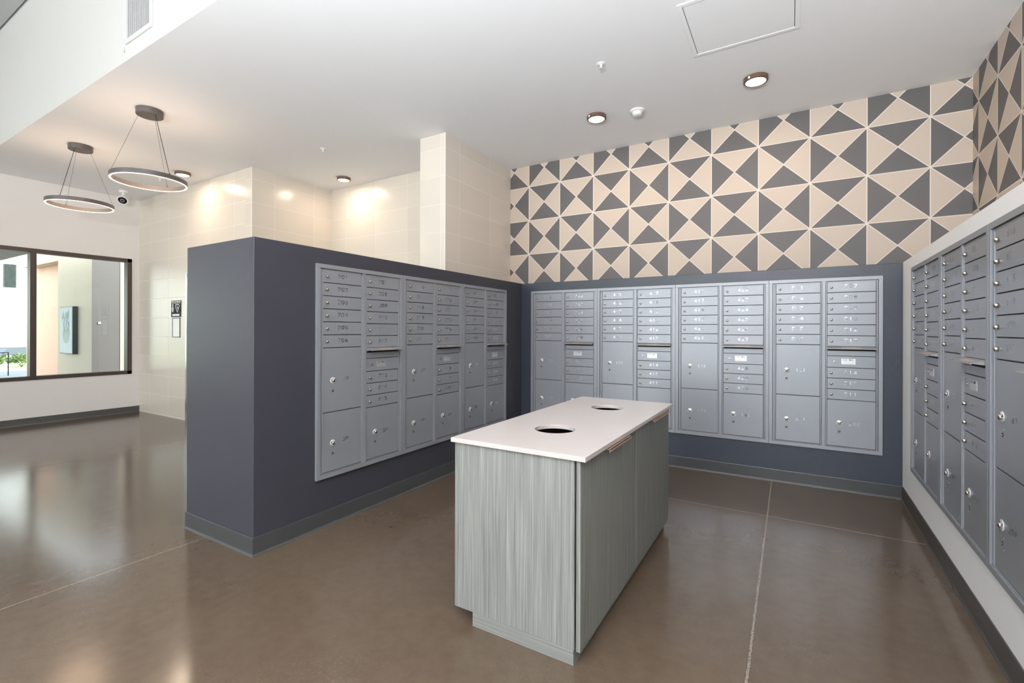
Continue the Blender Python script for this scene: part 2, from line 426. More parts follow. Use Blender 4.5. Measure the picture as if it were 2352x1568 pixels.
# rubber cove bases
def cove(name, pts, mat, label, h=0.105, T=None):
    """cove base along pts (wall on the left of travel direction), flared at the foot"""
    prof = [(0.0, 0.0), (0.016, 0.0), (0.015, 0.003), (0.010, 0.008), (0.0072, 0.012), (0.007, 0.016), (0.007, 0.022), (0.007, h - 0.008), (0.007, h - 0.003), (0.005, h), (0.0, h)]
    mb = MB(); P = [Vector(p) for p in pts]; rows = []
    for i, p in enumerate(P):
        dirs = []
        if i > 0: dirs.append((P[i] - P[i - 1]).normalized())
        if i < len(P) - 1: dirs.append((P[i + 1] - P[i]).normalized())
        ns = [Vector((d.y, -d.x)) for d in dirs]
        n = ns[0] if len(ns) == 1 else (ns[0] + ns[1]) / (1 + ns[0].dot(ns[1]))
        rows.append([(p.x + n.x * u, p.y + n.y * u, z) for u, z in prof])
    k = len(prof); i0 = 0
    for r in rows:
        mb.v += [tuple(T @ Vector(q)) if T is not None else q for q in r]
    for i in range(len(rows) - 1):
        for j in range(k - 1):
            a = i * k + j; mb.f.append((a, a + 1, a + k + 1, a + k)); mb.m.append(0)
    mb.f.append(tuple(range(k))); mb.m.append(0); L = (len(rows) - 1) * k
    mb.f.append(tuple(L + j for j in range(k))); mb.m.append(0)
    return struct(mb.build(name, mat, smooth=True), label, 'baseboard')
cove('baseboard_left', [(XLE, 4.7), (XLE, YF), (XLW, YF), (XLW, YBW), (XRW - 0.002, YBW)], rubber, 'dark rubber base wrapping the slate walls', 0.112)
cove('baseboard_right', [(XRW, 4.95), (XRW, YREAR + 0.05)], plain('rubber_base_brown', (0.055, 0.048, 0.044), 0.42), 'dark brown rubber base under the white ledge wall', 0.115, TR)
cove('baseboard_window', [(XWW, YREAR + 0.05), (XWW, YT)], plain('rubber_base_grey', (0.075, 0.076, 0.074), 0.45), 'grey rubber base under the long window', 0.10)

# ---------------------------------------------------------------- stroke lettering
def arc(cx, cy, rx, ry, a0, a1, n=10):
    return [(cx + rx * math.cos(math.radians(a0 + (a1 - a0) * i / n)), cy + ry * math.sin(math.radians(a0 + (a1 - a0) * i / n))) for i in range(n + 1)]
GL = {
 '0': [arc(.5, .5, .46, .5, 90, 450, 20)],
 '1': [[(.25, .78), (.52, 1), (.52, 0)]],
 '2': [arc(.5, .72, .42, .28, 170, -20, 9) + [(.06, 0), (.94, 0)]],
 '3': [[(.08, 1), (.88, 1), (.45, .6)] + arc(.48, .3, .44, .3, 80, -150, 10)],
 '4': [[(.74, 0), (.74, 1), (.04, .28), (1, .28)]],
 '5': [[(.86, 1), (.18, 1), (.12, .56)] + arc(.48, .32, .44, .32, 125, -150, 11)],
 '6': [arc(.5, .32, .42, .32, 90, 450, 16), [(.78, 1), (.45, .82), (.16, .55), (.09, .3)]],
 '7': [[(.06, 1), (.94, 1), (.35, 0)]],
 '8': [arc(.5, .76, .34, .24, 90, 450, 14), arc(.5, .27, .43, .27, 90, 450, 16)],
 '9': [arc(.5, .68, .42, .32, 90, 450, 16), [(.91, .7), (.84, .42), (.55, .15), (.2, 0)]],
 'P': [[(.12, 0), (.12, 1), (.6, 1)] + arc(.6, .74, .32, .26, 90, -90, 8) + [(.12, .48)]],
 'U': [[(.08, 1), (.08, .35)] + arc(.5, .35, .42, .35, 180, 360, 9) + [(.92, 1)]],
 'S': [arc(.5, .75, .40, .25, 30, 260, 9) + arc(.5, .26, .42, .26, 80, -150, 9)],
 'M': [[(.02, 0), (.02, 1), (.5, .3), (.98, 1), (.98, 0)]],
 'A': [[(0, 0), (.5, 1), (1, 0)], [(.2, .35), (.8, .35)]],
 'I': [[(.5, 0), (.5, 1)]],
 'L': [[(.12, 1), (.12, 0), (.88, 0)]],
 '.': [[(.4, 0), (.5, .08)]],
 ' ': [], 'N': [[(.05, 0), (.05, 1), (.95, 0), (.95, 1)]], 'E': [[(.9, 1), (.1, 1), (.1, 0), (.9, 0)], [(.1, .5), (.75, .5)]],
 'R': [[(.1, 0), (.1, 1), (.6, 1)] + arc(.6, .76, .3, .24, 90, -90, 7) + [(.1, .52)], [(.5, .52), (.92, 0)]],
 'F': [[(.9, 1), (.1, 1), (.1, 0)], [(.1, .52), (.75, .52)]], 'O': [arc(.5, .5, .46, .5, 90, 450, 16)],
 'C': [arc(.5, .5, .46, .5, 50, 310, 12)], 'T': [[(.02, 1), (.98, 1)], [(.5, 1), (.5, 0)]],
 'D': [[(.1, 0), (.1, 1), (.5, 1)] + arc(.5, .5, .42, .5, 90, -90, 9) + [(.1, 0)]],
}
def letters(mb, text, x, z, h, w, gap, t, y, mi):
    """stroke text centred on (x, z) lying on plane y, facing -y"""
    total = len(text) * w + (len(text) - 1) * gap; cx = x - total / 2
    for ch in text:
        for st in GL.get(ch, []):
            P = [Vector((cx + px * w, z - h / 2 + pz * h)) for px, pz in st]
            for i in range(len(P) - 1):
                a, c = P[i], P[i + 1]; d = c - a
                if d.length < 1e-7: continue
                d.normalize(); n = Vector((-d.y, d.x)) * t / 2; e = d * t * 0.35
                q = [a - e - n, c + e - n, c + e + n, a - e + n]
                mb.quad([(p.x, y, p.y) for p in q], mi)
        cx += w + gap

# ---------------------------------------------------------------- mailbox units (local frame: x along, z up, faces -y, wall plane at y=0)
UW, UH = 0.837, 1.508
FACE = -0.012     # plane of the door faces; outer trim stands at -0.022
CA = (0.058, 0.397); CB = (0.450, 0.790)
PA, PB = 0.0922, 0.0942
TOPZ = UH - 0.036
def frame_mesh():
    mb = MB(); e = 0.0008
    mb.box(e, UW - e, -0.004, 0.03, 0.004, UH - 0.004, 1)           # back plate, dark colour put in as shade of the door gaps
    t = 0.030
    mb.box(e, UW - e, -0.022, -0.004, UH - t, UH - e); mb.box(e, UW - e, -0.022, -0.004, 0, t)
    mb.box(e, t, -0.022, -0.004, t, UH - t); mb.box(UW - t, UW - e, -0.022, -0.004, t, UH - t)
    # inner bezel, a step lower
    q = 0.0135
    mb.box(t + .003, UW - t - .003, -q, -0.004, UH - t - 0.010, UH - t - .003); mb.box(t + .003, UW - t - .003, -q, -0.004, t + .002, t + 0.006)
    for x0, x1 in ((t + .003, 0.046), (0.789 + .006, UW - t - .003)): mb.box(x0, x1, -q, -0.004, t + .006, UH - t - 0.010)
    # posts flanking each door column
    for x0, x1 in ((0.048, 0.0555), (0.3995, 0.4075), (0.4395, 0.4475), (0.7925, 0.7945)):
        mb.box(x0, x1, -0.016, -0.004, t + .006, UH - t - 0.012)
    mb.box(0.410, 0.437, -0.019, -0.004, t - .001, UH - t + .001)   # centre mullion
    mb.box(CB[0], CB[1], -0.010, -0.004, UH - 0.683 + .002, UH - 0.622)  # collection blank under the flap
    return mb.mesh('frame', [box_paint, plain('mailbox_gap_shade', (0.035, 0.038, 0.045), 0.6)])
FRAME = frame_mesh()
def lock_mesh():
    mb = MB()
    mb.lathe([(0.0105, 0), (0.0107, 0.006), (0.0095, 0.012), (0.0075, 0.0142), (0.001, 0.0146)], axis='y', n=20)
    mb.box(-0.0008, 0.0008, -0.0150, -0.0142, -0.0050, 0.0050, 1)
    return mb.mesh('lock', [nickel, black], True)
LOCK = lock_mesh()
def esc_mesh():
    mb = MB()
    mb.lathe([(0.0235, 0), (0.0235, 0.0025), (0.0215, 0.0040), (0.001, 0.0042)], axis='y', n=36)
    for sgn in (-1, 1):
        T = Matrix.Translation((sgn * 0.0145, 0, 0.0065)) @ Matrix.Rotation(sgn * 0.55, 4, 'Y')
        mb.box(-0.0026, 0.0026, -0.0048, -0.0041, -0.0058, 0.0058, 1, T)
    return mb.mesh('escutcheon', [alu, black], True)
ESC = esc_mesh()
def keyway_mesh():
    mb = MB()
    mb.lathe([(0.0115, 0.003), (0.0115, 0.010), (0.0098, 0.0135), (0.001, 0.0140)], axis='y', n=24)
    mb.box(-0.0008, 0.0008, -0.0145, -0.0138, -0.005, 0.005, 1)
    return mb.mesh('lock', [nickel, black], True)
KEYW = keyway_mesh()
def usps_mesh():
    mb = MB()
    mb.lathe([(0.0085, 0), (0.0085, 0.0012), (0.0078, 0.0014), (0.001, 0.0014)], axis='y', n=20, mi=1)
    mb.lathe([(0.0045, 0.0012), (0.0040, 0.0035), (0.001, 0.0038)], c=(0.0008, 0, -0.0012), axis='y', n=14, mi=0)
    for sx in (-1, 1):
        for dz in (0.024, -0.024): mb.lathe([(0.0032, 0), (0.0028, 0.0012), (0.001, 0.0014)], c=(sx * 0.0145, 0, dz), axis='y', n=10, mi=2)
    return mb.mesh('master_lock', [nickel, black, box_paint], True)
USPS = usps_mesh()
def flap_mesh():
    mb = MB(); x0, x1 = -0.173, 0.173
    z0 = 0.0
    top = [(x0, -0.006, 0.012), (x1, -0.006, 0.012), (x1 + 0.004, -0.064, -0.004), (x0 - 0.004, -0.064, -0.004)]
    bot = [(p[0], p[1], p[2] - 0.003) for p in top]
    mb.quad(top); mb.quad(bot[::-1])
    for i in range(4): mb.quad([top[i], bot[i], bot[(i + 1) % 4], top[(i + 1) % 4]])
    mb.box(x0 - 0.004, x1 + 0.004, -0.067, -0.063, -0.010, -0.0035)
    for s_, xx in ((-1, x0), (1, x1)):
        mb.quad([(xx, -0.006, 0.010), (xx, -0.006, -0.016), (xx, -0.020, -0.012), (xx, -0.060, -0.006)])
    mb.box(-0.065, 0.065, -0.050, -0.024, 0.0006, 0.0030, 2, Matrix.Translation((0, 0, 0.0)) @ Matrix.Rotation(0.268, 4, 'X') @ Matrix.Translation((0, 0, 0.0108)))
    mb.box(x0 + .006, x1 - .006, -0.0125, -0.0095, -0.026, 0.006, 1)
    return mb.mesh('outgoing_mail_flap', [flap_metal, black, copper])
FLAP = flap_mesh()
def usmail_mesh():
    mb = MB()
    mb.box(CB[0], CB[1], FACE, -0.006, UH - 0.781, UH - 0.686, 0)
    for x in (CB[0] + 0.022, CB[0] + 0.082):
        for z in (UH - 0.712, UH - 0.752): mb.box(x - 0.006, x + 0.006, FACE - 0.0012, FACE, z - 0.0015, z + 0.0015, 0)
    for z in (UH - 0.705, UH - 0.733, UH - 0.760): mb.box(CB[1] - 0.026, CB[1] - 0.012, FACE - 0.0012, FACE, z - 0.0015, z + 0.0015, 0)
    mb.box(CB[1] - 0.062, CB[1] - 0.052, FACE - 0.0012, FACE, UH - 0.742, UH - 0.737, 0)
    mb.lathe([(0.0075, 0), (0.0070, 0.004), (0.001, 0.0045)], c=(CB[0] + 0.053, FACE, UH - 0.733), axis='y', n=16, mi=1)
    mb.lathe([(0.0035, 0.004), (0.001, 0.0048)], c=(CB[0] + 0.055, FACE, UH - 0.735), axis='y', n=10, mi=2)
    return mb.mesh('master_panel', [door_paint, nickel, black])
USM = usmail_mesh()
def plate_mesh():
    mb = MB(); cx, cz = CB[0] + 0.152, UH - 0.727
    mb.box(cx - 0.050, cx + 0.050, -0.0015, 0, cz - 0.027, cz + 0.021, 0)
    letters(mb, 'U.S. MAIL', cx, cz + 0.011, 0.0095, 0.0066, 0.0016, 0.0021, -0.0019, 1)
    for i in range(4):
        z = cz - 0.002 - i * 0.0062; wd = 0.042 - (i % 2) * 0.006
        mb.box(cx - wd, cx + wd, -0.0018, -0.0015, z - 0.0007, z + 0.0007, 2)
    return mb.mesh('label_plate', [plate_metal, black, plain('fine_print_grey', (0.45, 0.45, 0.45), 0.5)])
PLATE = plate_mesh()
def door_mesh(x0, x1, z0, z1, text, parcel=False):
    mb = MB(); mb.box(x0, x1, FACE, -0.006, z0, z1, 0)
    if parcel: letters(mb, text, x0 + 0.196, (z0 + z1) / 2 - 0.002, 0.025, 0.021, 0.009, 0.0035, FACE - 0.0004, 1)
    else: letters(mb, text, x0 + 0.168, (z0 + z1) / 2 + 0.006, 0.026, 0.0225, 0.0105, 0.0042, FACE - 0.0004, 1)
    return mb.mesh('door', [door_paint, num_metal])
def unit(loc, rz, colA, colB, parcels, label, z0_off=0.0, sx=1.0):
    r = empty('mailbox_unit', loc, rz); r.scale = (sx, 1, 1)
    tag(r, label, 'mailboxes', UGROUP)
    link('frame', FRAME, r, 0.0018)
    def tenant(x0, x1, zt, pitch, n):
        g = 0.0028
        d = link('door', door_mesh(x0, x1, zt - pitch + g, zt - g, str(n)), r, 0.0008)
        l = link('lock', LOCK, d); l.location = (x0 + 0.030, FACE, zt - pitch / 2 - 0.003)
        l.rotation_euler = (0, random.uniform(-0.5, 0.5), 0)
    def parcel(x0, x1, zt, zb, t, lx, lz):
        g = 0.0032
        d = link('parcel_door', door_mesh(x0, x1, zb + g, zt - g, t, True), r, 0.001)
        e = link('escutcheon', ESC, d); e.location = (x0 + lx, FACE, lz)
        k = link('lock', KEYW, d); k.location = (x0 + lx, FACE, lz - 0.001)
        u = link('master_lock', USPS, d); u.location = (x0 + lx, FACE, lz - 0.074)
    for i, n in enumerate(colA): tenant(*CA, TOPZ - i * PA, PA, n)
    zA = TOPZ - 6 * PA
    zm = UH - 1.048
    parcel(*CA, zA, zm, parcels[0], 0.084, UH - 0.824); parcel(*CA, zm, 0.038, parcels[1], 0.084, UH - 1.270)
    for i, n in enumerate(colB[:6]): tenant(*CB, TOPZ - i * PB, PB, n)
    f = link('outgoing_mail_flap', FLAP, r, 0.0006); f.location = ((CB[0] + CB[1]) / 2, -0.002, UH - 0.612)
    link('master_panel', USM, r)
    p = link('label_plate', PLATE, r.children[-1]); p.location = (0, FACE, 0)
    for i, n in enumerate(colB[6:]): tenant(*CB, UH - 0.784 - i * 0.0934, 0.0934, n)
    parcel(*CB, UH - 1.064, 0.038, parcels[2], 0.089, UH - 1.266)
    return r
def seq(a, skip=None):
    A = [a + i for i in range(6)]; B = [a + 6 + i for i in range(9)]
    if skip: B.remove(skip); B.append(skip)
    return A, B
# left bank
UGROUP = 'mailbox units on the slate divider wall'
SL = 2.084
for i, (a, sk, lab) in enumerate(((201, None, 'left wall mailbox unit nearest the viewer, first of the three on the divider wall'),
                                  (216, None, 'middle one of the three grey mailbox units on the slate divider wall'),
                                  (301, None, 'grey mailbox unit on the divider wall farthest back, next to the room corner'))):
    A, B = seq(a, sk)
    unit((XLW + 0.0, SL + i * UW, 0.343), PI / 2, A, B, ['%dP' % (3 * i + j) for j in (1, 2, 3)], lab)
# back bank
UGROUP = 'mailbox units on the slate back wall'
SB = -2.683
for i, (a, sk, lab) in enumerate(((316, 327, 'back wall mailbox unit in the left corner with doors 316 to 330'),
                                  (401, 411, 'back wall mailbox unit with doors 401 to 415, partly behind the counter'),
                                  (416, None, 'back wall mailbox unit with doors 416 to 430, right behind the counter end'),
                                  (501, 511, 'rightmost back wall mailbox unit with doors 501 to 515'))):
    A, B = seq(a, sk)
    unit((SB + i * UW, YBW, 0.350), 0, A, B, ['%dP' % (10 + 3 * i + j) for j in (0, 1, 2)], lab)
# right bank
UGROUP = 'mailbox units on the white ledge wall'
SR = 4.505
for i, (a, sk, lab) in enumerate(((516, None, 'mailbox unit on the white wall farthest from the viewer, beside the back corner'),
                                  (601, None, 'second mailbox unit on the white right wall, between the far and the cut-off one'),
                                  (616, None, 'nearest mailbox unit on the white right wall, cut off by the picture edge'))):
    A, B = seq(a, sk)
    x, y, z = rotR(XRW, SR - i * UW, 0.355)
    unit((x, y, z), -PI / 2 - THR, A, B, ['%dP' % (22 + 3 * i + j) for j in (0, 1, 2)], lab)

# ---------------------------------------------------------------- island counter
isl = tag(empty('recycling_counter', (-1.06, 2.6, 0)), 'free-standing grey laminate cabinet with white top and two round waste holes', 'counter')
def ip(mb, name, mat, bev=0.001, parent=isl):
    o = mb.build(name, mat, None, bev=bev); o.parent = parent; o.matrix_parent_inverse = isl.matrix_world.inverted() if False else Matrix.Identity(4)
    return o
OX, OY = -1.06, 2.6
def ibox(mb, x0, x1, y0, y1, z0, z1, mi=0): mb.box(x0 - OX, x1 - OX, y0 - OY, y1 - OY, z0, z1, mi)
CBOT, CTOP = 0.066, 0.852
# countertop with two holes
def holed_top(x0, x1, ys, holes, z0, z1, r):
    mb = MB(); n = 48
    for (ya, yb), (hx, hy) in zip(ys, holes):
        angs = sorted(set([2 * PI * k / n for k in range(n)] + [math.atan2(cy - hy, cx - hx) % (2 * PI) for cx in (x0, x1) for cy in (ya, yb)]))
        def edge(a):
            dx, dy = math.cos(a), math.sin(a); t = 1e9
            if dx > 1e-9: t = min(t, (x1 - hx) / dx)
            if dx < -1e-9: t = min(t, (x0 - hx) / dx)
            if dy > 1e-9: t = min(t, (yb - hy) / dy)
            if dy < -1e-9: t = min(t, (ya - hy) / dy)
            return (hx + dx * t, hy + dy * t)
        for i in range(len(angs)):
            a, c = angs[i], angs[(i + 1) % len(angs)]
            A = (hx + r * math.cos(a), hy + r * math.sin(a)); B = (hx + r * math.cos(c), hy + r * math.sin(c))
            EA, EB = edge(a), edge(c)
            mb.quad([(*A, z1), (*B, z1), (*EB, z1), (*EA, z1)]); mb.quad([(*A, z0), (*EA, z0), (*EB, z0), (*B, z0)])
            mb.quad([(*A, z0), (*B, z0), (*B, z1), (*A, z1)])
            def shared(p, q): return abs(p[1] - q[1]) < 1e-9 and (abs(p[1] - ys[0][1]) < 1e-9)
            if not shared(EA, EB): mb.quad([(*EA, z0), (*EA, z1), (*EB, z1), (*EB, z0)])
    me = mb.mesh('countertop', [quartz])
    bm = bmesh.new(); bm.from_mesh(me); bmesh.ops.remove_doubles(bm, verts=bm.verts, dist=1e-5)
    bmesh.ops.recalc_face_normals(bm, faces=bm.faces); bm.to_mesh(me); bm.free()
    return me
me = holed_top(-1.402 - OX, -0.713 - OX, [(1.783 - OY, 2.63 - OY), (2.63 - OY, 3.428 - OY)], [(-1.058 - OX, 2.222 - OY), (-1.054 - OX, 3.023 - OY)], CTOP + 0.002, 0.875, 0.106)
link('countertop', me, isl, 0.0015)
for x0, x1, y0, y1, nm in ((-1.368, -0.767, 1.797, 1.815, 'end_panel'), (-1.368, -0.767, 3.392, 3.410, 'end_panel'), (-1.386, -1.369, 1.797, 3.410, 'back_panel')):
    mb = MB(); ibox(mb, x0, x1, y0, y1, CBOT, CTOP); ip(mb, nm, wood_v)
mb = MB(); ibox(mb, -1.367, -0.765, 1.816, 3.391, CBOT, CBOT + 0.02); ibox(mb, -1.05, -0.765, 2.595, 2.613, CBOT + .02, CTOP); ip(mb, 'inner_shelf', cabinet_dark)
for y0, y1, h0, h1 in ((1.797, 2.598, 2.06, 2.40), (2.604, 3.410, 2.87, 3.27)):
    mb = MB(); ibox(mb, -0.758, -0.739, y0, y1, CBOT - 0.002, CTOP - 0.003); d = ip(mb, 'door', wood_v)
    mb = MB(); ibox(mb, -0.7388, -0.704, h0, h1, CTOP - 0.006, CTOP - 0.0035); ibox(mb, -0.7065, -0.704, h0, h1, CTOP - 0.017, CTOP - 0.0035)
    h = mb.build('handle', copper, d); h['label'] = 'copper-coloured edge pull'
mb = MB(); ibox(mb, -1.282, -0.770, 1.799, 1.817, 0, CBOT - .001); ibox(mb, -1.282, -1.265, 1.817, 3.39, 0, CBOT - .001); ibox(mb, -0.787, -0.770, 1.817, 3.39, 0, CBOT - .001); ibox(mb, -1.282, -0.770, 3.39, 3.408, 0, CBOT - .001)
ip(mb, 'toe_kick', wood_h)
# the two waste bins standing inside, under the holes
for k, (hx, hy) in enumerate(((-1.085, 2.222), (-1.085, 3.023))):
    mb = MB(); mb.lathe([(0.19, 0), (0.215, 0.60), (0.222, 0.61), (0.205, 0.61), (0.18, 0.02), (0.001, 0.02)], n=36)
    o = mb.build('waste_bin', cabinet_dark, smooth=True); o.location = (hx, hy, CBOT + 0.0205)
    tag(o, ('black waste bin inside the counter, seen through the front hole', 'black waste bin inside the counter, seen through the rear hole')[k], 'bin', 'bins inside the counter')

# ---------------------------------------------------------------- ceiling fixtures
def disc_light(x, y, label):
    r = tag(empty('ceiling_light', (x, y, ZC)), label, 'light', 'round surface-mounted ceiling lights')
    mb = MB(); mb.lathe([(0.096, 0), (0.096, -0.030), (0.090, -0.036), (0.080, -0.037), (0.078, -0.033)], n=48, cap=False); mb.build('rim', rim_brown, r, True)
    mb = MB(); mb.lathe([(0.079, -0.010), (0.079, -0.034), (0.05, -0.036), (0.001, -0.036)], n=48); mb.build('diffuser', led, r, True)
    mb = MB(); mb.lathe([(0.009, 0), (0.009, -0.014), (0.006, -0.018), (0.001, -0.018)], n=14); s_ = mb.build('sensor', white_plastic, r, True)
    s_.location = (-0.045, -0.083, -0.014)
    d = bpy.data.lights.new('ceiling_lamp', 'AREA'); d.shape = 'DISK'; d.size = 0.15; d.energy = 6.5; d.color = (1.0, 0.78, 0.58)
    o = bpy.data.objects.new('ceiling_lamp', d); COL.objects.link(o); o.parent = r; o.location = (0, 0, -0.040)
    return r
disc_light(-0.262, 4.52, 'round bronze-rimmed ceiling light nearest the patterned right wall')
disc_light(-1.695, 4.51, 'round ceiling light left of the smoke detector')
disc_light(-5.50, 4.52, 'round ceiling light in the tiled recess beyond the column')
disc_light(-7.25, 3.24, 'round ceiling light just right of the near ring pendant')

def sprinkler(x, y, label):
    r = tag(empty('sprinkler', (x, y, ZC)), label, 'sprinkler', 'fire sprinkler heads')
    mb = MB(); mb.lathe([(0.036, 0), (0.034, -0.003), (0.020, -0.007), (0.018, -0.008)], n=28); mb.build('escutcheon', white_plastic, r, True)
    mb = MB(); mb.lathe([(0.010, -0.006), (0.010, -0.018), (0.005, -0.020)], n=12)
    for s_ in (-1, 1): mb.tube((s_ * 0.010, 0, -0.016), (s_ * 0.008, 0, -0.036), 0.0022, 6)
    mb.lathe([(0.003, -0.018), (0.003, -0.036)], n=8); mb.lathe([(0.015, -0.036), (0.015, -0.039)], n=16)
    mb.build('nozzle', alu, r, True)
sprinkler(-1.332, 3.645, 'white sprinkler head on the ceiling nearest the access hatch')
sprinkler(-4.826, 3.665, 'sprinkler head on the ceiling before the tiled recess light')
sprinkler(-7.815, 3.20, 'small sprinkler head seen through the near ring pendant')

r = tag(empty('smoke_detector', (-1.305, 4.60, ZC)), 'white round smoke detector between the two right ceiling lights', 'smoke detector')
mb = MB(); mb.lathe([(0.072, 0), (0.072, -0.008), (0.064, -0.016), (0.050, -0.019)], n=36); mb.build('base', white_plastic, r, True)
mb = MB(); mb.lathe([(0.052, -0.018), (0.046, -0.040), (0.042, -0.046), (0.030, -0.052), (0.001, -0.053)], n=36); mb.lathe([(0.0445, -0.030), (0.049, -0.031), (0.0445, -0.033)], n=36, mi=1, cap=False)
mb.build('sensor_head', [white_plastic, grey_wall], r, True)

# access hatch
hx0, hx1, hy0, hy1 = -0.662, 0.052, 3.245, 3.925
r = tag(empty('access_hatch', (-0.305, 3.585, ZC)), 'square white access hatch flush in the ceiling', 'hatch')
mb = MB(); t = 0.030
def hb(a, b_, c, d_, z0, z1, mi=0): mb.box(a + 0.305, b_ + 0.305, c - 3.585, d_ - 3.585, z0, z1, mi)
hb(hx0, hx1, hy0, hy0 + t, -0.006, -0.0005); hb(hx0, hx1, hy1 - t, hy1, -0.006, -0.0005)
hb(hx0, hx0 + t, hy0 + t, hy1 - t, -0.006, -0.0005); hb(hx1 - t, hx1, hy0 + t, hy1 - t, -0.006, -0.0005)
mb.build('frame', ceil_paint, r, bev=0.001)
mb = MB(); hb(hx0 + t + .005, hx1 - t - .005, hy0 + t + .005, hy1 - t - .005, -0.0035, -0.0005); mb.build('panel', ceil_paint, r)
mb = MB(); hb(hx0 + t + .0005, hx1 - t - .0005, hy0 + t + .0005, hy1 - t - .0005, -0.0004, -0.0001); mb.build('seam', plain('seam_grey', (0.12, 0.12, 0.12), 0.7), r)

# wall vent on the bulkhead
r = tag(empty('air_vent', (-4.395, YF, 3.90)), 'white louvred air grille on the bulkhead', 'vent')
mb = MB(); hw, hh = 0.232, 0.215
mb.box(-hw, hw, -0.014, 0, -hh, -hh + 0.036); mb.box(-hw, hw, -0.014, 0, hh - 0.036, hh)
mb.box(-hw, -hw + 0.036, -0.014, 0, -hh + 0.036, hh - 0.036); mb.box(hw - 0.036, hw, -0.014, 0, -hh + 0.036, hh - 0.036)
grille = plain('grille_paint', (0.58, 0.575, 0.56), 0.5); mb.build('frame', grille, r, bev=0.003)
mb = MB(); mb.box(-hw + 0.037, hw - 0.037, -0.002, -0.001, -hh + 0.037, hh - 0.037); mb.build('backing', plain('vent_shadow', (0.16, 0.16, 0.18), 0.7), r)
mb = MB()
for k in range(22):
    x = -hw + 0.046 + k * (2 * hw - 0.092) / 21
    mb.box(-0.0012, 0.0012, -0.008, 0.0, -hh + 0.038, hh - 0.038, 0, Matrix.Translation((x, -0.003, 0)) @ Matrix.Rotation(0.6, 4, 'Z'))
mb.build('louvres', grille, r)
# little hook beside the vent
r = MB(); r.tube((0, -0.008, 0.035), (0, -0.008, -0.02), 0.004, 8); r.tube((0, -0.008, -0.02), (0.018, -0.014, -0.022), 0.004, 8); r.box(-0.006, 0.006, -0.008, 0, 0.02, 0.04)
o = r.build('wall_hook', white_plastic, bev=0.0); o.location = (-4.66, YF, 3.66)
tag(o, 'small white hook just below the corner of the air grille', 'hook')

# ring pendants
def pendant(cx, cy, zr, R, label, ph):
    r = tag(empty('ring_pendant', (cx, cy, ZC)), label, 'pendant light', 'ring pendants over the lobby')
    mb = MB(); mb.lathe([(0.112, 0), (0.112, -0.055), (0.109, -0.058), (0.001, -0.058)], n=48); mb.build('canopy', pend_brown, r, True)
    dz = zr - ZC
    mb = MB(); n = 96
    sec = [(-0.009, 0.044), (0.009, 0.044), (0.009, 0.000), (0.0075, 0.000), (0.0075, 0.006), (-0.0075, 0.006), (-0.0075, 0.000), (-0.009, 0.000)]
    mb.lathe([(R + u, dz + v) for u, v in sec] + [(R + sec[0][0], dz + sec[0][1])], n=n, cap=False); mb.build('ring', pend_brown, r, True)
    mb = MB(); sec = [(-0.0072, 0.005), (-0.0072, -0.002), (-0.005, -0.004), (0.005, -0.004), (0.0072, -0.002), (0.0072, 0.005)]
    mb.lathe([(R + u, dz + v) for u, v in sec] + [(R + sec[0][0], dz + sec[0][1])], n=n, cap=False); mb.build('light_strip', ring_led, r, True)
    for k in range(3):
        a = ph + 2 * PI * k / 3
        mb = MB(); mb.tube((0.085 * math.cos(a), 0.085 * math.sin(a), -0.057), (R * math.cos(a), R * math.sin(a), dz + 0.040), 0.0014 if k else 0.0028, 6)
        mb.lathe([(0.006, 0), (0.006, 0.012), (0.003, 0.016)], c=(R * math.cos(a), R * math.sin(a), dz + 0.038), n=10)
        mb.build('cable', black_metal, r)
    d = bpy.data.lights.new('pendant_glow', 'POINT'); d.energy = 12.5; d.color = (1.0, 0.71, 0.49); d.shadow_soft_size = 0.25
    o = bpy.data.objects.new('pendant_glow', d); COL.objects.link(o); o.parent = r; o.location = (0, 0, dz)
    return r
pendant(-5.47, 2.150, 2.845, 0.302, 'near ring pendant light, the larger looking one hanging by the bulkhead', 0.157)
pendant(-7.24, 2.150, 2.845, 0.300, 'far ring pendant light hanging nearer the left window', 5.39)

# security camera
r = tag(empty('security_camera', (-9.02, 3.20, ZC)), 'white dome-style security camera under the ceiling by the tiled corner', 'camera')
mb = MB(); mb.lathe([(0.060, 0), (0.060, -0.022), (0.052, -0.03), (0.030, -0.034)], n=28); mb.tube((0, 0, -0.02), (0.01, -0.01, -0.07), 0.022, 14); mb.build('mount', white_plastic, r, True)
look = Vector((0.62, -0.50, -0.62)).normalized(); q = look.to_track_quat('Z', 'Y').to_matrix().to_4x4()
T = Matrix.Translation((0.0, 0.0, -0.125)) @ q
mb = MB(); mb.lathe([(0.03, -0.075), (0.058, -0.06), (0.070, 0.0), (0.072, 0.055), (0.060, 0.057), (0.058, 0.050), (0.001, 0.050)], n=32, T=T); mb.build('housing', white_plastic, r, True)
mb = MB(); mb.lathe([(0.057, 0.0505), (0.050, 0.056), (0.022, 0.058), (0.001, 0.058)], n=32, T=T, mi=0)
mb.lathe([(0.026, 0.059), (0.026, 0.063), (0.021, 0.063), (0.021, 0.059)], n=28, T=T, mi=1, cap=False); mb.lathe([(0.018, 0.058), (0.012, 0.064), (0.001, 0.066)], n=20, T=T, mi=0)
mb.build('lens', [dark_glass, alu], r, True)

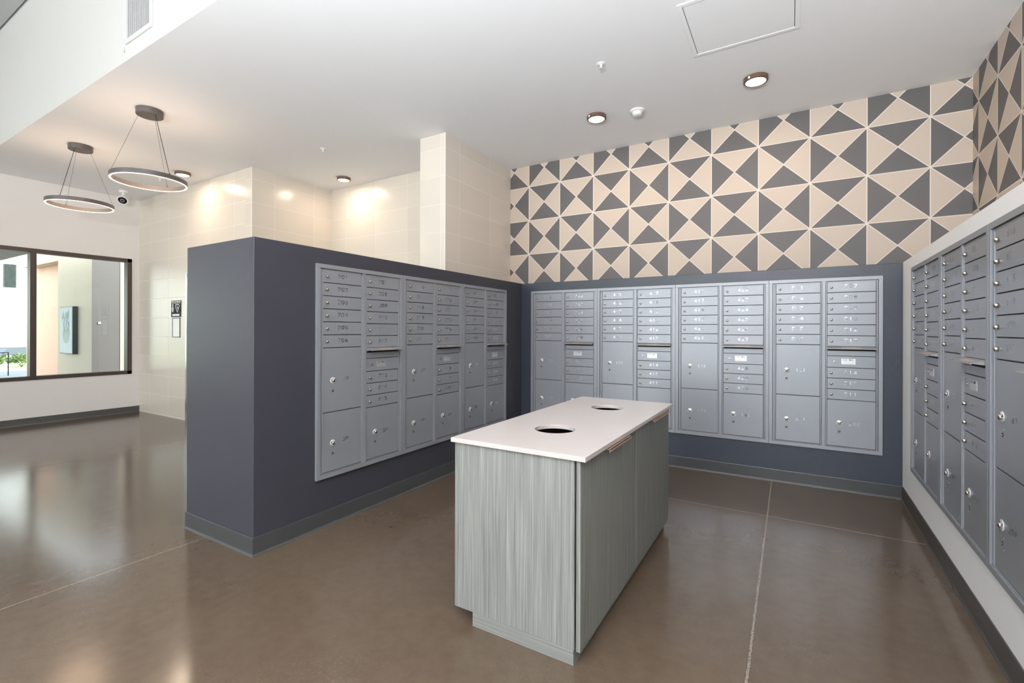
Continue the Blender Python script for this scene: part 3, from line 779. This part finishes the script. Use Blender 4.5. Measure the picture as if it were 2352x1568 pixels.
# unseen uplights added behind the viewer to brighten the mail area ceiling
def fill_uplight(x, y, up, label, sh):
    r = tag(empty('fill_uplight', (x, y, 0)), label, 'floor lamp', 'added fill uplights behind the viewer')
    mb = MB(); mb.lathe([(0.15, 0), (0.15, 0.012), (0.04, 0.022), (0.012, 0.03)], n=36); mb.build('base', pend_brown, r, True)
    mb = MB(); mb.tube((0, 0, 0.025), (0, 0, 1.60), 0.011, 14); mb.build('pole', pend_brown, r, True)
    mb = MB(); mb.lathe([(0.02, 1.585), (0.10, 1.61), (0.19, 1.70), (0.225, 1.80), (0.218, 1.80), (0.185, 1.71), (0.095, 1.625), (0.001, 1.615)], n=48, cap=False); mb.build('lamp_shade', shade_glow, r, True)
    d = bpy.data.lights.new('ceiling_fill_light', 'AREA'); d.shape = 'DISK'; d.size = 0.36; d.energy = up; d.color = FILL_COL
    o = bpy.data.objects.new('ceiling_fill_light', d); COL.objects.link(o); o.parent = r; o.location = (0, 0, 1.815); o.rotation_euler = (PI, 0, 0)
FILL_COL = (0.92, 0.96, 1.0)
shade_glow = emit('fill_opal_shade', (0.95, 0.97, 1.0), 3.2)  # glowing bowl of the added uplights, also meant as mailbox glint
fill_uplight(0.19, -1.5, 620, 'added opal-shaded fill lamp behind the viewer by the white ledge wall', 7)
fill_uplight(-1.1, -1.3, 270, 'added opal-shaded fill lamp behind the viewer in the open lobby', 7)

# ---------------------------------------------------------------- elevator opening and signs
b = MB(); b.box(-7.925, -7.885, YT - 0.006, YT + 0.14, 0, 2.27); b.box(-6.66, -6.62, YT - 0.006, YT + 0.14, 0, 2.27); b.box(-7.885, -6.66, YT - 0.006, YT + 0.14, 2.23, 2.27)
el = struct(b.build('door_1', steel, bev=0.002), 'steel framed elevator door beside the two wall notices', 'door')
b = MB(); b.box(-7.885, -7.274, YT + 0.10, YT + 0.13, 0, 2.23); b.build('door_leaf', steel, el)
b = MB(); b.box(-7.270, -6.66, YT + 0.10, YT + 0.13, 0, 2.23); b.build('door_leaf', steel, el)
r = tag(empty('notice_sign', (-8.21, YT, 1.71)), 'black and white fire warning sign, upper of the two notices', 'sign')
mb = MB(); mb.box(-0.155, 0.15, -0.006, 0, -0.127, 0.127); mb.build('panel', black, r)
mb = MB()
mb.box(-0.142, 0.137, -0.0072, -0.0062, 0.100, 0.116); mb.box(-0.142, 0.137, -0.0072, -0.0062, 0.082, 0.088)
mb.box(-0.115, 0.105, -0.0072, -0.0062, -0.112, -0.083)
for k, (w_, z) in enumerate(((0.022, 0.062), (0.020, 0.042), (0.030, 0.018), (0.034, -0.002), (0.030, -0.022), (0.022, -0.044))):
    mb.box(-0.105 - w_, -0.105 + w_, -0.0072, -0.0062, z - 0.006, z + 0.006)
def poly_stroke(mb, P, t, y, mi=0):
    P = [Vector(p) for p in P]
    for i in range(len(P) - 1):
        d = (P[i + 1] - P[i]).normalized(); n = Vector((-d.y, d.x)) * t / 2; e = d * t * 0.3
        mb.quad([(p.x, y, p.y) for p in (P[i] - e - n, P[i + 1] + e - n, P[i + 1] + e + n, P[i] - e + n)], mi)
poly_stroke(mb, [(0.045, -0.055), (-0.02, 0.04), (-0.005, 0.066), (0.04, 0.06), (0.09, 0.066), (0.105, 0.045), (0.045, -0.055)], 0.011, -0.0075)
poly_stroke(mb, [(0.030, 0.04), (0.045, 0.0), (0.070, 0.022)], 0.010, -0.0075)
mb.build('lettering', plate_white, r)
letr = MB(); letters(letr, 'IN CASE OF FIRE', -0.002, 0.108, 0.009, 0.010, 0.004, 0.0025, -0.0076, 0); letr.build('heading', black, r)
r = tag(empty('paper_notice', (-8.205, YT, 1.42)), 'white paper notice in a thin grey frame, lower of the two notices', 'notice')
mb = MB(); x0, x1, z0, z1 = -0.125, 0.118, -0.155, 0.150
for q_ in ((x0, x1, z1 - .012, z1), (x0, x1, z0, z0 + .012), (x0, x0 + .012, z0, z1), (x1 - .012, x1, z0, z1)): mb.box(q_[0], q_[1], -0.010, 0, q_[2], q_[3])
mb.build('frame', plain('sign_frame_grey', (0.18, 0.18, 0.18), 0.5), r)
mb = MB(); mb.box(x0 + .012, x1 - .012, -0.005, 0, z0 + .012, z1 - .012); mb.build('sheet', plate_white, r)
# white tag beside the upper notice is part of the tile reflections; nothing more here

# ---------------------------------------------------------------- what stands beyond the long window
b = MB(); b.box(-60, -9.7, -30, 30, -0.12, -0.02)
g = b.build('ground', plain('pale_paving', (0.52, 0.53, 0.50), 0.8, var=0.1)); struct(g, 'pale sunlit paving outside', 'ground')
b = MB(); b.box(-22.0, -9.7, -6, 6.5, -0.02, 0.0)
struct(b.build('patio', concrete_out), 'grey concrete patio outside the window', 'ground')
b = MB(); b.box(-35.0, -22.1, -20, 25, -0.0195, 0.002)
tag(b.build('lawn', plain('dry_grass', (0.55, 0.58, 0.30), 0.9, var=0.4)), 'pale green lawn strip beyond the patio', 'grass', kind='stuff')
b = MB(); b.box(-15.9, -9.8, -6, 3.30, 2.99, 3.25)
struct(b.build('patio_canopy', plain('canopy_grey', (0.22, 0.23, 0.25), 0.7)), 'grey canopy slab over the patio', 'canopy')
# cream wall with a deep doorway niche
b = MB(); b.box(-14.63, -12.66, 3.95, 4.15, -0.02, 3.4, 0); b.box(-17.2, -14.63, 3.95, 4.15, 2.974, 3.4, 0)
b.box(-18.0, -14.5, 4.22, 4.32, -0.02, 3.4, 1); b.box(-14.63, -14.53, 4.15, 4.22, -0.02, 3.4, 1)
struct(b.build('wall_neighbour', [cream, peach]), 'cream wall with a peach-painted niche beyond the window')
b = MB(); b.box(-12.78, -12.65, 4.16, 4.43, -0.02, 3.4, 0); b.box(-12.78, -12.65, 3.951, 4.16, -0.02, 3.4, 0); b.box(-12.76, -12.64, 4.431, 6.5, -0.02, 3.4, 1)
struct(b.build('wall_neighbour_side', [grey_wall, cream]), 'grey wall end next to the cream wall beyond the window')
# framed picture
r = tag(empty('framed_picture', (-13.80, 3.95, 1.36)), 'framed pale botanical picture on the cream wall beyond the window', 'picture')
mb = MB(); mb.box(-0.385, 0.385, -0.09, 0, -0.52, 0.525); mb.build('frame', black_metal, r, bev=0.003)
mb = MB(); mb.box(-0.365, 0.365, -0.093, -0.0905, -0.50, 0.505); mb.build('canvas', plain('pale_canvas', (0.66, 0.72, 0.70), 0.7), r)
mb = MB(); sg = random.Random(3)
mb.quad([(-0.16, -0.0945, 0.02), (-0.20, -0.0945, -0.10), (-0.10, -0.0945, -0.28), (0.12, -0.0945, -0.28), (0.24, -0.0945, -0.05), (0.20, -0.0945, 0.04)])
mb.build('vase_shape', plain('sage_wash', (0.50, 0.56, 0.45), 0.8), r)
mb = MB()
for k in range(26):
    cx, cz = sg.uniform(-0.20, 0.20), sg.uniform(-0.02, 0.36); a = sg.uniform(0.6, 2.5); L = sg.uniform(0.05, 0.11); wd = L * 0.28
    d = Vector((math.cos(a), math.sin(a))) * L; n = Vector((-d.y, d.x)).normalized() * wd
    mb.quad([(p.x, -0.0955 - 0.00005 * k, p.y) for p in (Vector((cx, cz)) - d, Vector((cx, cz)) + n, Vector((cx, cz)) + d, Vector((cx, cz)) - n)])
mb.build('leaf_shapes', plain('leaf_wash', (0.42, 0.50, 0.44), 0.8), r)
b = MB(); b.box(0, 0.015, -0.022, 0.022, -0.022, 0.022); b.box(0.015, 0.018, -0.014, 0.014, -0.010, 0.014)
o = b.build('thermostat', white_plastic, bev=0.003); o.location = (-12.65, 4.07, 1.52); tag(o, 'small white thermostat on the grey wall beyond the window', 'thermostat')

# neighbouring building, bushes and patio furniture
r = tag(empty('neighbour_building', (-36, 4, 0)), 'sunlit white stucco building far beyond the patio', 'building')
mb = MB(); mb.box(-4, 0, -22, 22, 0, 11); mb.build('walls', stucco, r)
mb = MB(); mb.box(-0.1, 0.12, 3.55, 4.02, 3.6, 4.85); f = mb.build('window', plain('bldg_window_frame', (0.08, 0.09, 0.09), 0.7, spec=0.1), r)
mb = MB(); mb.box(0.12, 0.14, 3.60, 3.97, 3.66, 4.80); mb.build('pane', plain('bldg_pane', (0.045, 0.055, 0.055), 0.7, spec=0.1), f)
mb = MB(); mb.box(0.0, 0.2, -22, 22, 0, 0.4); mb.build('plinth', concrete_out, r)
def bush(x, y, s_, seed, label):
    rr = random.Random(seed); mb = MB()
    for k in range(420):
        u, v = rr.uniform(0, 2 * PI), rr.uniform(0, 1); rad = s_ * (0.35 + 0.65 * rr.random() ** 0.4)
        c = Vector((rad * math.cos(u) * math.sqrt(1 - v * v), rad * math.sin(u) * math.sqrt(1 - v * v), 0.15 + v * rad * 0.80))
        d = Vector((rr.uniform(-1, 1), rr.uniform(-1, 1), rr.uniform(-0.2, 1))).normalized() * 0.07 * (0.7 + rr.random())
        n = d.cross(Vector((rr.uniform(-1, 1), rr.uniform(-1, 1), 1))).normalized() * 0.022
        mb.quad([c - d, c + n, c + d, c - n], 0)
    for k in range(7):
        a = k * 0.9; mb.tube((0, 0, 0), (0.5 * s_ * math.cos(a), 0.5 * s_ * math.sin(a), 0.6 * s_), 0.008, 5, 1)
    o = mb.build('bush', [leafm, frame_brown]); o.location = (x, y, 0.008)
    tag(o, label, 'bush', 'bushes beyond the patio')
bush(-24.2, 5.55, 0.42, 1, 'middle leafy bush on the lawn behind the patio')
bush(-24.0, 4.70, 0.36, 2, 'leafy bush just right of the patio chair')
bush(-25.2, 6.1, 0.38, 3, 'leafy bush by the window mullion')
bush(-25.6, 5.1, 0.45, 4, 'leafy bush behind the others, farthest from the window')
r = tag(empty('patio_chair', (-20.0, 3.80, 0), 0.6), 'grey sling patio chair with black metal frame outside the window', 'chair')
mb = MB(); T = Matrix.Translation((0, -0.42, 0.42)) @ Matrix.Rotation(0.30, 4, 'X')
mb.box(-0.27, 0.27, -0.01, 0.01, 0, 0.56, 0, Matrix.Translation((0, 0.02, 0.37)) @ Matrix.Rotation(-0.72, 4, 'X')); mb.build('backrest', sling, r)
mb = MB(); mb.box(-0.27, 0.27, -0.42, 0.03, 0.355, 0.372); mb.build('seat', sling, r)
for sx in (-0.29, 0.29):
    mb = MB(); mb.tube((sx, 0.41, 0), (sx, 0.41, 0.69), 0.014); mb.tube((sx, 0.41, 0.69), (sx, -0.42, 0.69), 0.014); mb.tube((sx, -0.42, 0.69), (sx, -0.42, 0), 0.014)
    mb.build('side_frame', black_metal, r)
mb = MB(); mb.tube((-0.29, 0.05, 0.345), (0.29, 0.05, 0.345), 0.012); mb.tube((-0.29, -0.40, 0.345), (0.29, -0.40, 0.345), 0.012); mb.build('crossbar', black_metal, r)
